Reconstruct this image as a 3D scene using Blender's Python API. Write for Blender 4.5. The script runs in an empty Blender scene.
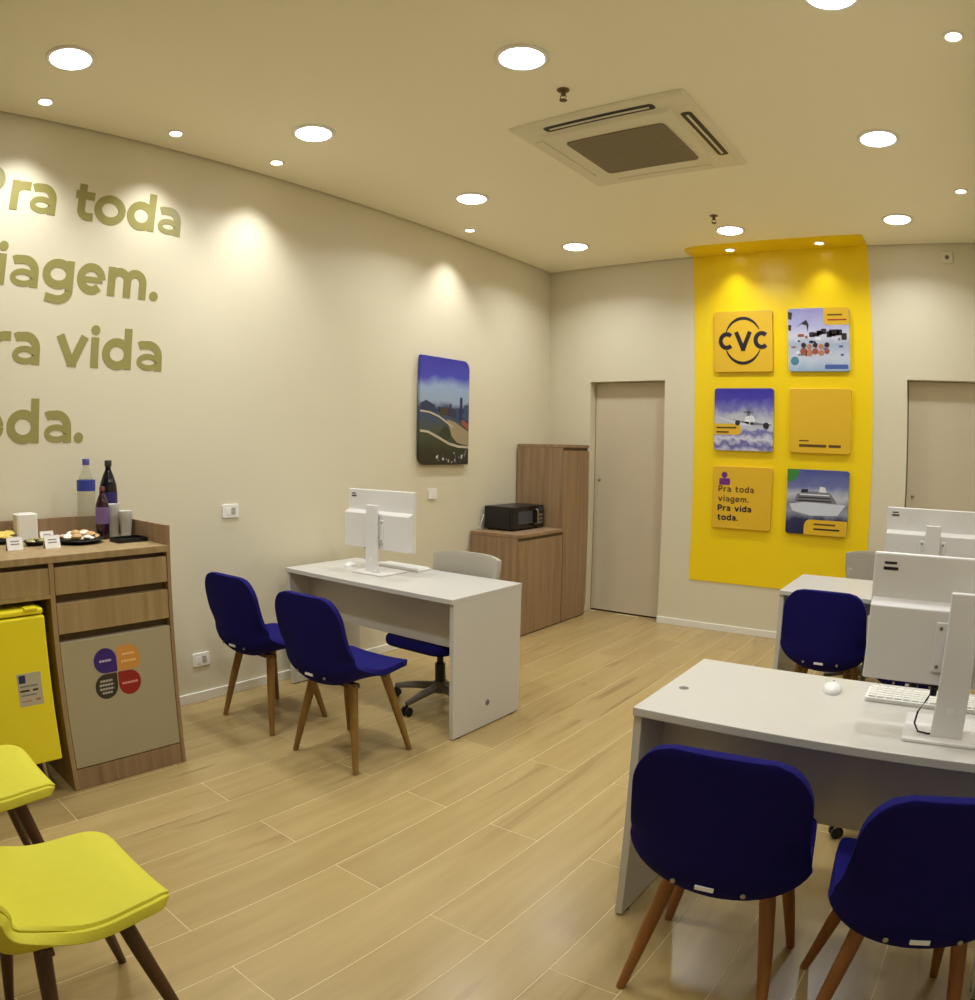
import bpy, bmesh, math, random
from mathutils import Vector, Matrix
random.seed(7)
SC = bpy.context.scene
COL = SC.collection
PI = math.pi

# ------------------------------------------------------------------ camera
# wide-angle (nearly equidistant) lens, calibrated on the room's straight edges
cam_d = bpy.data.cameras.new('camera')
cam = bpy.data.objects.new('camera', cam_d); COL.objects.link(cam); SC.camera = cam
cam_d.type = 'PANO'
cam_d.sensor_fit = 'HORIZONTAL'; cam_d.sensor_width = 36.0
_FMM = 724.185 * 36.0 / 975.0
_c = cam_d if hasattr(cam_d, 'panorama_type') else cam_d.cycles
_c.panorama_type = 'FISHEYE_LENS_POLYNOMIAL'
_c.fisheye_fov = math.radians(160)
_c.fisheye_polynomial_k0 = 0.0
_c.fisheye_polynomial_k1 = -1.0 / _FMM
_c.fisheye_polynomial_k2 = 0.0
_c.fisheye_polynomial_k3 = -0.00918 / _FMM ** 3
_c.fisheye_polynomial_k4 = 0.0
_yaw, _pit, _rol = 0.642735, 0.070649, 0.017428
_f = Vector((-math.sin(_yaw) * math.cos(_pit), math.cos(_yaw) * math.cos(_pit), -math.sin(_pit)))
_r = Vector((math.cos(_yaw), math.sin(_yaw), 0)); _u = _r.cross(_f)
_R = math.cos(_rol) * _r + math.sin(_rol) * _u
_U = -math.sin(_rol) * _r + math.cos(_rol) * _u
cam.matrix_world = Matrix(((_R.x, _U.x, -_f.x, 3.60634), (_R.y, _U.y, -_f.y, 0.0), (_R.z, _U.z, -_f.z, 1.47545), (0, 0, 0, 1)))

# ------------------------------------------------------------------ world and exposure
W = bpy.data.worlds.new('world'); SC.world = W; W.use_nodes = True
W.node_tree.nodes['Background'].inputs[0].default_value = (1.0, 0.9, 0.75, 1)
W.node_tree.nodes['Background'].inputs[1].default_value = 0.05
SC.view_settings.view_transform = 'Standard'
SC.view_settings.look = 'None'
SC.view_settings.gamma = 1.0
SC.view_settings.use_curve_mapping = False
SC.view_settings.exposure = -1.08

DOWN_W = 17.0          # watts of each round downlight
SPOT_W = 70.0         # watts of each small wall spot
LIGHT_COL = (0.94, 1.0, 1.06)
SPOT_COL = (0.97, 1.0, 1.02)

# room box (metres): left wall x=0, back wall y=D, floor z=0
RW, D, H, FRONT = 4.03, 5.756, 3.164, -1.5

# ------------------------------------------------------------------ materials
def lin(c):
    return tuple(((v / 255.0) / 12.92 if v / 255.0 <= 0.04045 else ((v / 255.0 + 0.055) / 1.055) ** 2.4) for v in c) + (1.0,)

def newmat(name):
    m = bpy.data.materials.new(name); m.use_nodes = True
    return m, m.node_tree, m.node_tree.nodes['Principled BSDF']

def N(nt, typ, **kw):
    n = nt.nodes.new(typ)
    for k, v in kw.items():
        if k.startswith('i_'):
            n.inputs[k[2:].replace('_', ' ')].default_value = v
        else:
            setattr(n, k, v)
    return n

def plain(name, rgb, rough=0.5, metal=0.0, var=0.05, scale=6.0, bump=0.0, bscale=200.0, spec=0.5, sheen=0.0, coord='Object'):
    m, nt, b = newmat(name)
    c = lin(rgb)
    tc = N(nt, 'ShaderNodeTexCoord')
    nz = N(nt, 'ShaderNodeTexNoise'); nz.inputs['Scale'].default_value = scale; nz.inputs['Detail'].default_value = 3
    nt.links.new(tc.outputs[coord], nz.inputs['Vector'])
    mx = N(nt, 'ShaderNodeMix', data_type='RGBA')
    mx.inputs[6].default_value = tuple(min(1, v * (1 - var)) for v in c[:3]) + (1,)
    mx.inputs[7].default_value = tuple(min(1, v * (1 + var)) for v in c[:3]) + (1,)
    nt.links.new(nz.outputs['Fac'], mx.inputs[0]); nt.links.new(mx.outputs[2], b.inputs['Base Color'])
    b.inputs['Roughness'].default_value = rough; b.inputs['Metallic'].default_value = metal
    b.inputs['Specular IOR Level'].default_value = spec
    if sheen:
        b.inputs['Sheen Weight'].default_value = sheen; b.inputs['Sheen Roughness'].default_value = 0.5
    if bump:
        n2 = N(nt, 'ShaderNodeTexNoise'); n2.inputs['Scale'].default_value = bscale; n2.inputs['Detail'].default_value = 2
        nt.links.new(tc.outputs[coord], n2.inputs['Vector'])
        bp = N(nt, 'ShaderNodeBump'); bp.inputs['Strength'].default_value = bump; bp.inputs['Distance'].default_value = 0.002
        nt.links.new(n2.outputs['Fac'], bp.inputs['Height']); nt.links.new(bp.outputs['Normal'], b.inputs['Normal'])
    return m

def wood(name, c1, c2, stretch=(22, 22, 1.2), rough=0.45, c3=None):
    m, nt, b = newmat(name)
    tc = N(nt, 'ShaderNodeTexCoord'); mp = N(nt, 'ShaderNodeMapping'); mp.inputs['Scale'].default_value = stretch
    oi = N(nt, 'ShaderNodeObjectInfo')
    ad = N(nt, 'ShaderNodeVectorMath', operation='ADD'); sc = N(nt, 'ShaderNodeVectorMath', operation='SCALE'); sc.inputs['Scale'].default_value = 37.0
    cb = N(nt, 'ShaderNodeCombineXYZ')
    for i in range(3): nt.links.new(oi.outputs['Random'], cb.inputs[i])
    nt.links.new(cb.outputs[0], sc.inputs[0])
    nt.links.new(tc.outputs['Object'], mp.inputs['Vector']); nt.links.new(mp.outputs[0], ad.inputs[0]); nt.links.new(sc.outputs[0], ad.inputs[1])
    nz = N(nt, 'ShaderNodeTexNoise'); nz.inputs['Scale'].default_value = 1.0; nz.inputs['Detail'].default_value = 5; nz.inputs['Roughness'].default_value = 0.6; nz.inputs['Distortion'].default_value = 0.4
    nt.links.new(ad.outputs[0], nz.inputs['Vector'])
    rp = N(nt, 'ShaderNodeValToRGB'); rp.color_ramp.elements[0].position = 0.3; rp.color_ramp.elements[1].position = 0.72
    rp.color_ramp.elements[0].color = lin(c1); rp.color_ramp.elements[1].color = lin(c2)
    nt.links.new(nz.outputs['Fac'], rp.inputs[0])
    out = rp.outputs[0]
    if c3:   # darker grain marks and small knots
        n3 = N(nt, 'ShaderNodeTexNoise'); n3.inputs['Scale'].default_value = 0.55; n3.inputs['Detail'].default_value = 7; n3.inputs['Distortion'].default_value = 1.2
        nt.links.new(ad.outputs[0], n3.inputs['Vector'])
        r3 = N(nt, 'ShaderNodeValToRGB'); r3.color_ramp.elements[0].position = 0.60; r3.color_ramp.elements[1].position = 0.72
        r3.color_ramp.elements[0].color = (0, 0, 0, 1); r3.color_ramp.elements[1].color = (0.75, 0.75, 0.75, 1)
        nt.links.new(n3.outputs['Fac'], r3.inputs[0])
        mx = N(nt, 'ShaderNodeMix', data_type='RGBA'); mx.inputs[7].default_value = lin(c3)
        nt.links.new(r3.outputs[0], mx.inputs[0]); nt.links.new(out, mx.inputs[6]); out = mx.outputs[2]
        hv = N(nt, 'ShaderNodeHueSaturation')
        mr = N(nt, 'ShaderNodeMapRange'); mr.inputs[3].default_value = 0.95; mr.inputs[4].default_value = 1.04
        nt.links.new(oi.outputs['Random'], mr.inputs[0]); nt.links.new(mr.outputs[0], hv.inputs['Value']); nt.links.new(out, hv.inputs['Color']); out = hv.outputs[0]
    nt.links.new(out, b.inputs['Base Color'])
    b.inputs['Roughness'].default_value = rough
    bp = N(nt, 'ShaderNodeBump'); bp.inputs['Strength'].default_value = 0.08; bp.inputs['Distance'].default_value = 0.001
    nt.links.new(nz.outputs['Fac'], bp.inputs['Height']); nt.links.new(bp.outputs['Normal'], b.inputs['Normal'])
    return m

def emit(name, rgb, strength):
    m, nt, b = newmat(name)
    b.inputs['Base Color'].default_value = lin(rgb); b.inputs['Emission Color'].default_value = lin(rgb)
    b.inputs['Emission Strength'].default_value = strength
    return m

def clear(name, rgb, rough=0.05, trans=0.9, ior=1.2):
    m, nt, b = newmat(name)
    b.inputs['Base Color'].default_value = lin(rgb); b.inputs['Roughness'].default_value = rough
    b.inputs['Transmission Weight'].default_value = trans; b.inputs['IOR'].default_value = ior
    return m

def ramp_print(name, stops, axis='Z', half=0.255, noise=None, rough=0.35):
    """flat print: colour bands along one local axis plus soft cloud noise (printed picture)"""
    m, nt, b = newmat(name)
    tc = N(nt, 'ShaderNodeTexCoord'); sp = N(nt, 'ShaderNodeSeparateXYZ'); nt.links.new(tc.outputs['Object'], sp.inputs[0])
    mr = N(nt, 'ShaderNodeMapRange'); mr.inputs[1].default_value = -half; mr.inputs[2].default_value = half
    nt.links.new(sp.outputs[axis], mr.inputs[0])
    fac = mr.outputs[0]
    if noise:
        nz = N(nt, 'ShaderNodeTexNoise'); nz.inputs['Scale'].default_value = noise[0]; nz.inputs['Detail'].default_value = 5
        nt.links.new(tc.outputs['Object'], nz.inputs['Vector'])
        ma = N(nt, 'ShaderNodeMath', operation='MULTIPLY_ADD'); ma.inputs[1].default_value = noise[1]
        sb = N(nt, 'ShaderNodeMath', operation='SUBTRACT'); sb.inputs[1].default_value = noise[1] * 0.5
        nt.links.new(nz.outputs['Fac'], ma.inputs[0]); nt.links.new(fac, ma.inputs[2]); nt.links.new(ma.outputs[0], sb.inputs[0]); fac = sb.outputs[0]
    rp = N(nt, 'ShaderNodeValToRGB'); el = rp.color_ramp.elements
    while len(el) < len(stops): el.new(0.5)
    for e, (p, c) in zip(el, stops): e.position = p; e.color = lin(c)
    nt.links.new(fac, rp.inputs[0]); nt.links.new(rp.outputs[0], b.inputs['Base Color'])
    b.inputs['Roughness'].default_value = rough
    return m

MT = {}
MT['wall'] = plain('cream_wall_paint', (221, 212, 184), 0.45, var=0.015, scale=3, bump=0.03, bscale=60)
MT['ceiling'] = plain('ceiling_paint', (250, 243, 216), 0.8, var=0.012, scale=2)
MT['dark_gap'] = plain('shadow_gap_metal', (70, 60, 45), 0.8)
MT['baseboard'] = plain('white_baseboard', (236, 232, 218), 0.35, var=0.02)
MT['grout'] = plain('pale_grout', (226, 206, 158), 0.5, var=0.05)
MT['plank'] = wood('porcelain_wood_plank', (166, 141, 90), (182, 157, 104), stretch=(11, 1.1, 11), rough=0.27, c3=(142, 116, 74))
MT['door'] = plain('greige_door', (206, 192, 166), 0.4, var=0.02)
MT['yellow'] = plain('yellow_vinyl', (248, 214, 18), 0.32, var=0.015)
MT['white'] = plain('white_plastic', (235, 232, 226), 0.35, var=0.015)
MT['desk'] = plain('white_melamine', (202, 198, 188), 0.3, var=0.015)
MT['ring'] = plain('white_enamel', (238, 234, 222), 0.4, var=0.01)
MT['glow'] = emit('downlight_glow', (250, 247, 255), 30.0)
MT['spotglow'] = emit('spot_glow', (255, 240, 222), 14.0)
MT['ac'] = plain('cassette_plastic', (228, 220, 192), 0.5, var=0.01)
MT['acgrille'] = plain('cassette_grille', (130, 118, 92), 0.7, var=0.04)
MT['black'] = plain('black_plastic', (16, 15, 16), 0.4, var=0.1)
MT['blackgloss'] = plain('black_gloss', (9, 9, 12), 0.15, var=0.1)
MT['greyglass'] = plain('grey_glass', (62, 66, 72), 0.12, var=0.05)
MT['oak'] = wood('oak_laminate', (146, 120, 80), (176, 150, 106))
MT['oakdark'] = wood('walnut_laminate', (134, 106, 76), (164, 135, 100))
MT['greydoor'] = plain('grey_laminate', (172, 160, 128), 0.5, var=0.02)
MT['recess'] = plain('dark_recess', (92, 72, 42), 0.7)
MT['navy'] = plain('navy_fabric', (24, 19, 92), 0.85, var=0.12, scale=40, bump=0.25, bscale=500, spec=0.12)
MT['legs'] = wood('leg_wood', (122, 88, 36), (146, 108, 50), stretch=(30, 30, 2))
MT['legsred'] = wood('leg_reddish_wood', (132, 84, 38), (156, 102, 52), stretch=(30, 30, 2))
MT['legsdark'] = wood('leg_dark_wood', (58, 36, 14), (84, 54, 24), stretch=(30, 30, 2))
MT['yfabric'] = plain('yellow_fabric', (212, 203, 64), 0.75, var=0.04, scale=30, bump=0.15, bscale=500, spec=0.25)
MT['fridge'] = plain('yellow_enamel', (246, 228, 40), 0.25, var=0.01)
MT['chrome'] = plain('brushed_metal', (170, 165, 155), 0.3, metal=0.9, var=0.03)
MT['greyplastic'] = plain('grey_plastic', (112, 106, 96), 0.5, var=0.04)
MT['greymesh'] = plain('grey_mesh_back', (176, 168, 150), 0.7, var=0.04, bump=0.2, bscale=300)
MT['monitor'] = plain('monitor_white', (226, 222, 216), 0.4, var=0.012)
MT['screen'] = plain('screen_black', (12, 12, 14), 0.15)
MT['letter'] = plain('olive_gold_acrylic', (152, 143, 82), 0.3, var=0.02)
MT['tile'] = plain('gold_print', (226, 182, 44), 0.35, var=0.02)
MT['ink'] = plain('navy_ink', (20, 9, 32), 0.5)
MT['inkbrown'] = plain('brown_ink', (96, 66, 22), 0.5)
MT['outlet'] = plain('outlet_white', (240, 238, 228), 0.3, var=0.01)
MT['outletgrey'] = plain('outlet_key', (176, 170, 155), 0.4)
MT['brass'] = plain('sprinkler_metal', (110, 92, 62), 0.35, metal=0.7)

# ------------------------------------------------------------------ geometry helpers
class MB:
    def __init__(s): s.v = []; s.f = []
    def add(s, vs, fs):
        o = len(s.v); s.v += [tuple(v) for v in vs]; s.f += [tuple(i + o for i in f) for f in fs]; return s
    def box(s, x0, x1, y0, y1, z0, z1):
        return s.add([(x, y, z) for x in (x0, x1) for y in (y0, y1) for z in (z0, z1)],
                     [(0, 1, 3, 2), (4, 6, 7, 5), (0, 4, 5, 1), (2, 3, 7, 6), (0, 2, 6, 4), (1, 5, 7, 3)])
    def lathe(s, prof, c=(0, 0, 0), n=24, ax='z'):
        vs = []; fs = []
        for r, h in prof:
            for i in range(n):
                a = 2 * PI * i / n; p = (r * math.cos(a), r * math.sin(a), h)
                if ax == 'x': p = (p[2], p[0], p[1])
                if ax == 'y': p = (p[1], p[2], p[0])
                vs.append((p[0] + c[0], p[1] + c[1], p[2] + c[2]))
        for j in range(len(prof) - 1):
            for i in range(n):
                k = (i + 1) % n; fs.append((j * n + i, j * n + k, (j + 1) * n + k, (j + 1) * n + i))
        fs.append(tuple(range(n - 1, -1, -1))); fs.append(tuple((len(prof) - 1) * n + i for i in range(n)))
        return s.add(vs, fs)
    def tube(s, pts, rad, n=10):
        pts = [Vector(p) for p in pts]; rads = rad if isinstance(rad, (list, tuple)) else [rad] * len(pts)
        vs = []; fs = []
        for j, p in enumerate(pts):
            t = (pts[min(j + 1, len(pts) - 1)] - pts[max(j - 1, 0)]).normalized()
            a = Vector((0, 0, 1)) if abs(t.z) < 0.9 else Vector((1, 0, 0))
            u = t.cross(a).normalized(); w = t.cross(u)
            for i in range(n):
                q = 2 * PI * i / n; vs.append(p + rads[j] * (math.cos(q) * u + math.sin(q) * w))
        for j in range(len(pts) - 1):
            for i in range(n):
                k = (i + 1) % n; fs.append((j * n + i, j * n + k, (j + 1) * n + k, (j + 1) * n + i))
        fs.append(tuple(range(n - 1, -1, -1))); fs.append(tuple((len(pts) - 1) * n + i for i in range(n)))
        return s.add(vs, fs)
    def prism(s, poly, t0, t1, plane='yz'):
        """2-D outline extruded along the third axis from t0 to t1"""
        n = len(poly)
        def P(a, b, t): return {'yz': (t, a, b), 'xz': (a, t, b), 'xy': (a, b, t)}[plane]
        vs = [P(a, b, t0) for a, b in poly] + [P(a, b, t1) for a, b in poly]
        fs = [tuple(range(n - 1, -1, -1)), tuple(range(n, 2 * n))]
        fs += [(i, (i + 1) % n, n + (i + 1) % n, n + i) for i in range(n)]
        return s.add(vs, fs)
    def ribbon(s, pts, w, t0, t1, plane='yz'):
        """flat stroke of width w following a 2-D centre line, extruded"""
        L = []; Rr = []; n = len(pts)
        for i, p in enumerate(pts):
            a = pts[max(i - 1, 0)]; b = pts[min(i + 1, n - 1)]
            dx, dy = b[0] - a[0], b[1] - a[1]; l = math.hypot(dx, dy) or 1; nx, ny = -dy / l, dx / l
            ww = w[i] if isinstance(w, (list, tuple)) else w
            L.append((p[0] + nx * ww / 2, p[1] + ny * ww / 2)); Rr.append((p[0] - nx * ww / 2, p[1] - ny * ww / 2))
        def P(a, b, t): return {'yz': (t, a, b), 'xz': (a, t, b), 'xy': (a, b, t)}[plane]
        vs = [];
        for (a, b), (c, d) in zip(L, Rr): vs += [P(a, b, t0), P(c, d, t0), P(a, b, t1), P(c, d, t1)]
        fs = []
        for i in range(n - 1):
            o = 4 * i; q = o + 4
            fs += [(o, o + 1, q + 1, q), (o + 2, q + 2, q + 3, o + 3), (o, q, q + 2, o + 2), (o + 1, o + 3, q + 3, q + 1)]
        fs += [(0, 2, 3, 1), (4 * n - 4, 4 * n - 3, 4 * n - 1, 4 * n - 2)]
        return s.add(vs, fs)
    def mesh(s, name, mat):
        me = bpy.data.meshes.new(name); me.from_pydata(s.v, [], s.f)
        bm = bmesh.new(); bm.from_mesh(me); bmesh.ops.recalc_face_normals(bm, faces=bm.faces); bm.to_mesh(me); bm.free()
        if mat: me.materials.append(mat)
        return me
    def build(s, name, mat, parent=None, bevel=0.0, smooth=False, loc=None, seg=2):
        me = s.mesh(name, mat)
        o = bpy.data.objects.new(name, me); COL.objects.link(o)
        if parent: o.parent = parent
        if loc: o.location = loc
        if bevel:
            b = o.modifiers.new('bevel', 'BEVEL'); b.width = bevel; b.segments = seg; b.limit_method = 'ANGLE'; b.angle_limit = math.radians(40)
        if smooth:
            for p in me.polygons: p.use_smooth = True
            me.set_sharp_from_angle(angle=math.radians(42))
        return o

def tag(o, label=None, cat=None, group=None, kind=None):
    if label: o['label'] = label
    if cat: o['category'] = cat
    if group: o['group'] = group
    if kind: o['kind'] = kind
    return o

def thing(name, label, cat, loc=(0, 0, 0), rz=0.0, group=None):
    o = bpy.data.objects.new(name, None); COL.objects.link(o); o.empty_display_size = 0.1
    o.location = loc; o.rotation_euler = (0, 0, rz)
    return tag(o, label, cat, group)

def dup(root, loc, rz=0.0, label=None):
    def cp(o, par):
        c = o.copy(); COL.objects.link(c); c.parent = par
        for ch in list(o.children): cp(ch, c)
        return c
    r = cp(root, None); r.location = loc; r.rotation_euler = (0, 0, rz)
    if label: r['label'] = label
    return r

def rrect(x0, x1, y0, y1, r, n=5):
    """rounded rectangle; r = radius or (bl, br, tr, tl)"""
    rr = r if isinstance(r, (tuple, list)) else (r,) * 4
    out = []
    for (cx, cy, a0), q in zip(((x0, y0, PI), (x1, y0, 1.5 * PI), (x1, y1, 0), (x0, y1, 0.5 * PI)), rr):
        sx = 1 if cx == x0 else -1; sy = 1 if cy == y0 else -1
        ox, oy = cx + sx * q, cy + sy * q
        for i in range(n + 1):
            a = a0 + 0.5 * PI * i / n; out.append((ox + q * math.cos(a), oy + q * math.sin(a)))
    return out

def disc(cx, cy, r, n=24):
    return [(cx + r * math.cos(2 * PI * i / n), cy + r * math.sin(2 * PI * i / n)) for i in range(n)]

def arc(cx, cy, rx, ry, a0, a1, n=16):
    return [(cx + rx * math.cos(math.radians(a0 + (a1 - a0) * i / n)), cy + ry * math.sin(math.radians(a0 + (a1 - a0) * i / n))) for i in range(n + 1)]

# ------------------------------------------------------------------ room shell
def struct(name, mb, m, label, cat, bevel=0):
    return tag(mb.build(name, m, bevel=bevel), label, cat, kind='structure')

T = 0.14
struct('wall_left', MB().box(-T, 0, FRONT, D + T, 0, H + 0.12), MT['wall'], 'long cream wall with gold lettering and a city picture', 'wall')
struct('wall_right', MB().box(RW, RW + T, FRONT, D + T, 0, H + 0.12), MT['wall'], 'cream side wall beside the white desks', 'wall')
struct('wall_front_added', MB().box(-T, RW + T, FRONT - T, FRONT, 0, H + 0.12), MT['wall'], 'added cream wall closing the unseen shopfront to bounce light', 'wall')  # solid wall added behind the camera for bounce light, in place of an open shopfront
D1 = (0.439, 1.17); D2 = (3.236, 3.966); DH = 2.1; RD = 0.10
wb = MB()
for x0, x1, z0, z1 in ((0, D1[0], 0, H + .12), (D1[0], D1[1], DH, H + .12), (D1[1], D2[0], 0, H + .12), (D2[0], D2[1], DH, H + .12), (D2[1], RW, 0, H + .12)):
    wb.box(x0, x1, D, D + T, z0, z1)
struct('wall_back', wb, MT['wall'], 'cream back wall with two recessed doors and a yellow panel', 'wall')
G = 0.014
struct('ceiling', MB().box(G, RW - G, FRONT, D - G, H, H + 0.05), MT['ceiling'], 'flat cream ceiling with round downlights', 'ceiling')
struct('trim_1', MB().box(-0.01, RW + 0.01, FRONT, D + 0.01, H + 0.055, H + 0.12), MT['dark_gap'], 'dark shadow gap along the ceiling edge', 'trim')

BBH = 0.058
struct('baseboard_left', MB().box(0, 0.014, FRONT, D, 0, BBH), MT['baseboard'], 'low white baseboard along the lettered wall', 'baseboard', 0.003)
bb = MB()
for a, b in ((0.015, D1[0]), (D1[1], D2[0])): bb.box(a, b, D - 0.014, D, 0, BBH)
struct('baseboard_back', bb, MT['baseboard'], 'low white baseboard under the yellow panel', 'baseboard', 0.003)
struct('baseboard_right', MB().box(RW - 0.014, RW, FRONT, D, 0, BBH), MT['baseboard'], 'low white baseboard on the side wall by the desks', 'baseboard', 0.003)

def door(name, x0, x1, label):
    t = thing(name, label, 'door', ((x0 + x1) / 2, D + RD, 0)); t['kind'] = 'structure'
    w = (x1 - x0) / 2
    MB().box(-w + .006, w - .004, 0, 0.035, 0.018, DH - .004).build('door_leaf', MT['door'], t, 0.002)
    MB().box(-w, w, 0.03, 0.05, 0, DH).build('door_backing', MT['dark_gap'], t)
    MB().lathe([(0.014, 0), (0.014, -0.004), (0.008, -0.014), (0.003, -0.016)], (-w + .055, 0, 1.215), 14, 'y').build('lock', MT['chrome'], t)
    return t
door('door_1', D1[0], D1[1], 'flush greige door beside the tall brown cabinet')
door('door_2', D2[0], D2[1], 'flush greige door behind the white monitors')

# floor: grout bed plus individual wood-look porcelain planks in half bond
floor = struct('floor', MB().box(-T, RW + T, FRONT - T, D + T + .1, -0.08, -0.0007), MT['grout'], 'pale wood-look porcelain plank floor', 'floor')
PW, PL, PX, JY = 0.2262, 1.246, 2.0815, 1.468
pm = MB().box(-PW / 2 + .0016, PW / 2 - .0016, -PL / 2 + .0016, PL / 2 - .0016, -0.012, 0).mesh('plank', MT['plank'])
cut = {}
row0 = math.floor((0 - PX) / PW)
for k in range(row0, row0 + 20):
    xc = PX + (k + 0.5) * PW
    if xc - PW / 2 > RW: break
    ph = JY + (PL / 2 if k % 2 == 0 else 0.0)
    j = math.floor((FRONT - ph) / PL)
    while ph + j * PL < D:
        a, b = max(ph + j * PL, FRONT), min(ph + (j + 1) * PL, D + .1); j += 1
        x0, x1 = max(xc - PW / 2, 0), min(xc + PW / 2, RW)
        if b - a < 0.05 or x1 - x0 < 0.02: continue
        if abs(b - a - PL) < 1e-4 and abs(x1 - x0 - PW) < 1e-4: me = pm
        else:
            key = (round(b - a, 3), round(x1 - x0, 3))
            if key not in cut:
                cut[key] = MB().box(-(x1 - x0) / 2 + .0016, (x1 - x0) / 2 - .0016, -(b - a) / 2 + .0016, (b - a) / 2 - .0016, -0.012, 0).mesh('plank', MT['plank'])
            me = cut[key]
        o = bpy.data.objects.new('plank', me); COL.objects.link(o); o.parent = floor; o.location = ((x0 + x1) / 2, (a + b) / 2, 0)

# ------------------------------------------------------------------ ceiling: downlights, spots, cassette, sprinklers
def downlight(x, y, label):
    t = thing('downlight', label, 'downlight', (x, y, H), group='round ceiling downlights')
    MB().lathe([(0.118, 0), (0.118, -0.005), (0.110, -0.010), (0.096, -0.008), (0.092, 0.0)], n=36).build('trim_ring', MT['ring'], t, smooth=True)
    MB().lathe([(0.095, 0.0), (0.095, -0.0085), (0.080, -0.016), (0.05, -0.021), (0.015, -0.022)], n=36).build('diffuser', MT['glow'], t, smooth=True)
    ld = bpy.data.lights.new('downlight_lamp', 'AREA'); ld.shape = 'DISK'; ld.size = 0.20; ld.energy = DOWN_W; ld.color = LIGHT_COL; ld.spread = math.radians(140)
    lo = bpy.data.objects.new('downlight_lamp', ld); COL.objects.link(lo); lo.parent = t; lo.location = (0, 0, -0.026)
    return t
DL = [(.699, .86, 'big round downlight over the gold lettering, closest to the coffee counter'),
      (.709, 2.27, 'second round downlight along the lettered wall, above the desk visitor chairs'),
      (.690, 3.66, 'third round downlight along the lettered wall, before the room corner'),
      (.685, 5.045, 'last round downlight along the lettered wall, in the room corner'),
      (2.022, 2.305, 'big round downlight in front of the ceiling air conditioner and sprinkler'),
      (1.997, 5.10, 'round downlight behind the air conditioner, just before the yellow ceiling strip'),
      (3.340, 2.35, 'big round downlight cut off by the top edge of the photo'),
      (3.309, 3.712, 'round downlight beside the air conditioner, on the side away from the lettering'),
      (3.270, 5.105, 'round downlight over the rear desk, to the side of the yellow panel'),
      (2.02, .88, 'round downlight over the middle of the waiting area'),
      (3.33, .90, 'round downlight almost above the camera')]
for x, y, lb in DL: downlight(x, y, lb)

def spot(x, y, label, zc=H, aim=None, w=1.0, cone=98):
    t = thing('wall_spot', label, 'spotlight', (x, y, zc), group='small wall spots in the ceiling')
    MB().lathe([(0.048, 0), (0.048, -0.004), (0.040, -0.008), (0.032, -0.004), (0.030, 0.0)], n=24).build('trim_ring', MT['ring'], t, smooth=True)
    MB().lathe([(0.033, 0.0), (0.033, -0.005), (0.02, -0.008), (0.006, -0.009)], n=24).build('lens', MT['spotglow'], t, smooth=True)
    ld = bpy.data.lights.new('spot_lamp', 'SPOT'); ld.energy = SPOT_W * w; ld.color = SPOT_COL; ld.spot_size = math.radians(cone); ld.spot_blend = 1.0; ld.shadow_soft_size = 0.025
    lo = bpy.data.objects.new('spot_lamp', ld); COL.objects.link(lo); lo.parent = t; lo.location = (0, 0, -0.02)
    if aim: lo.rotation_euler = aim
    return t
spot(0.225, 0.915, 'small ceiling spot over the start of the gold lettering')
spot(0.228, 1.690, 'small ceiling spot over the end of the gold lettering')
spot(0.230, 2.384, 'small ceiling spot just past the lettering, beside a large downlight')
spot(0.224, 4.233, 'small ceiling spot above the city picture')
spot(3.775, 2.736, 'small ceiling spot near the top corner, above the front desk', w=0.7)
spot(3.745, 4.581, 'small ceiling spot above the rear desk, beside the sensor box', w=0.7)

# ceiling cassette air conditioner
ac = thing('ceiling_air_conditioner', 'square cream ceiling cassette air conditioner with grey intake grille', 'air conditioner', (2.022, 3.38, H))
A = 0.495
def frustum(mb, h0, h1, z0, z1):
    vs = [(-h0, -h0, z0), (h0, -h0, z0), (h0, h0, z0), (-h0, h0, z0), (-h1, -h1, z1), (h1, -h1, z1), (h1, h1, z1), (-h1, h1, z1)]
    return mb.add(vs, [(0, 1, 2, 3), (4, 5, 6, 7), (0, 1, 5, 4), (1, 2, 6, 5), (2, 3, 7, 6), (3, 0, 4, 7)])
frustum(MB(), A, A - .02, 0, -0.022).build('fascia_panel', MT['ac'], ac, 0.008)
frustum(MB(), 0.372, 0.352, -0.02, -0.040).build('centre_panel', MT['ac'], ac, 0.006)
gr = MB().prism(rrect(-.285, .285, -.255, .255, 0.03), -0.038, -0.046, 'xy').build('intake_grille', MT['acgrille'], ac)
for i in range(15):
    y = -.24 + i * .0343
    MB().box(-.272, .272, y - .004, y + .004, -0.0470, -0.045).build('grille_slat', MT['acgrille'], gr)
for (cx, cy, hx, hy, op) in ((0, -.412, .31, .030, 1), (.418, 0, .030, .29, 1), (0, .418, .30, .022, 0), (-.418, 0, .022, .30, 0)):
    if op:
        f = MB().prism(rrect(cx - hx, cx + hx, cy - hy, cy + hy, 0.02), -0.020, -0.0235, 'xy').build('air_outlet', MT['black'], ac)
        b = MB()
        if hx > hy: b.box(cx - hx + .03, cx + hx - .03, cy - .006, cy + .006, -0.028, -0.023)
        else: b.box(cx - .006, cx + .006, cy - hy + .03, cy + hy - .03, -0.028, -0.023)
        b.build('louver', MT['ac'], f)
    else:
        MB().box(cx - hx, cx + hx, cy - hy, cy + hy, -0.020, -0.027).build('closed_flap', MT['ac'], ac, 0.004)

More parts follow.
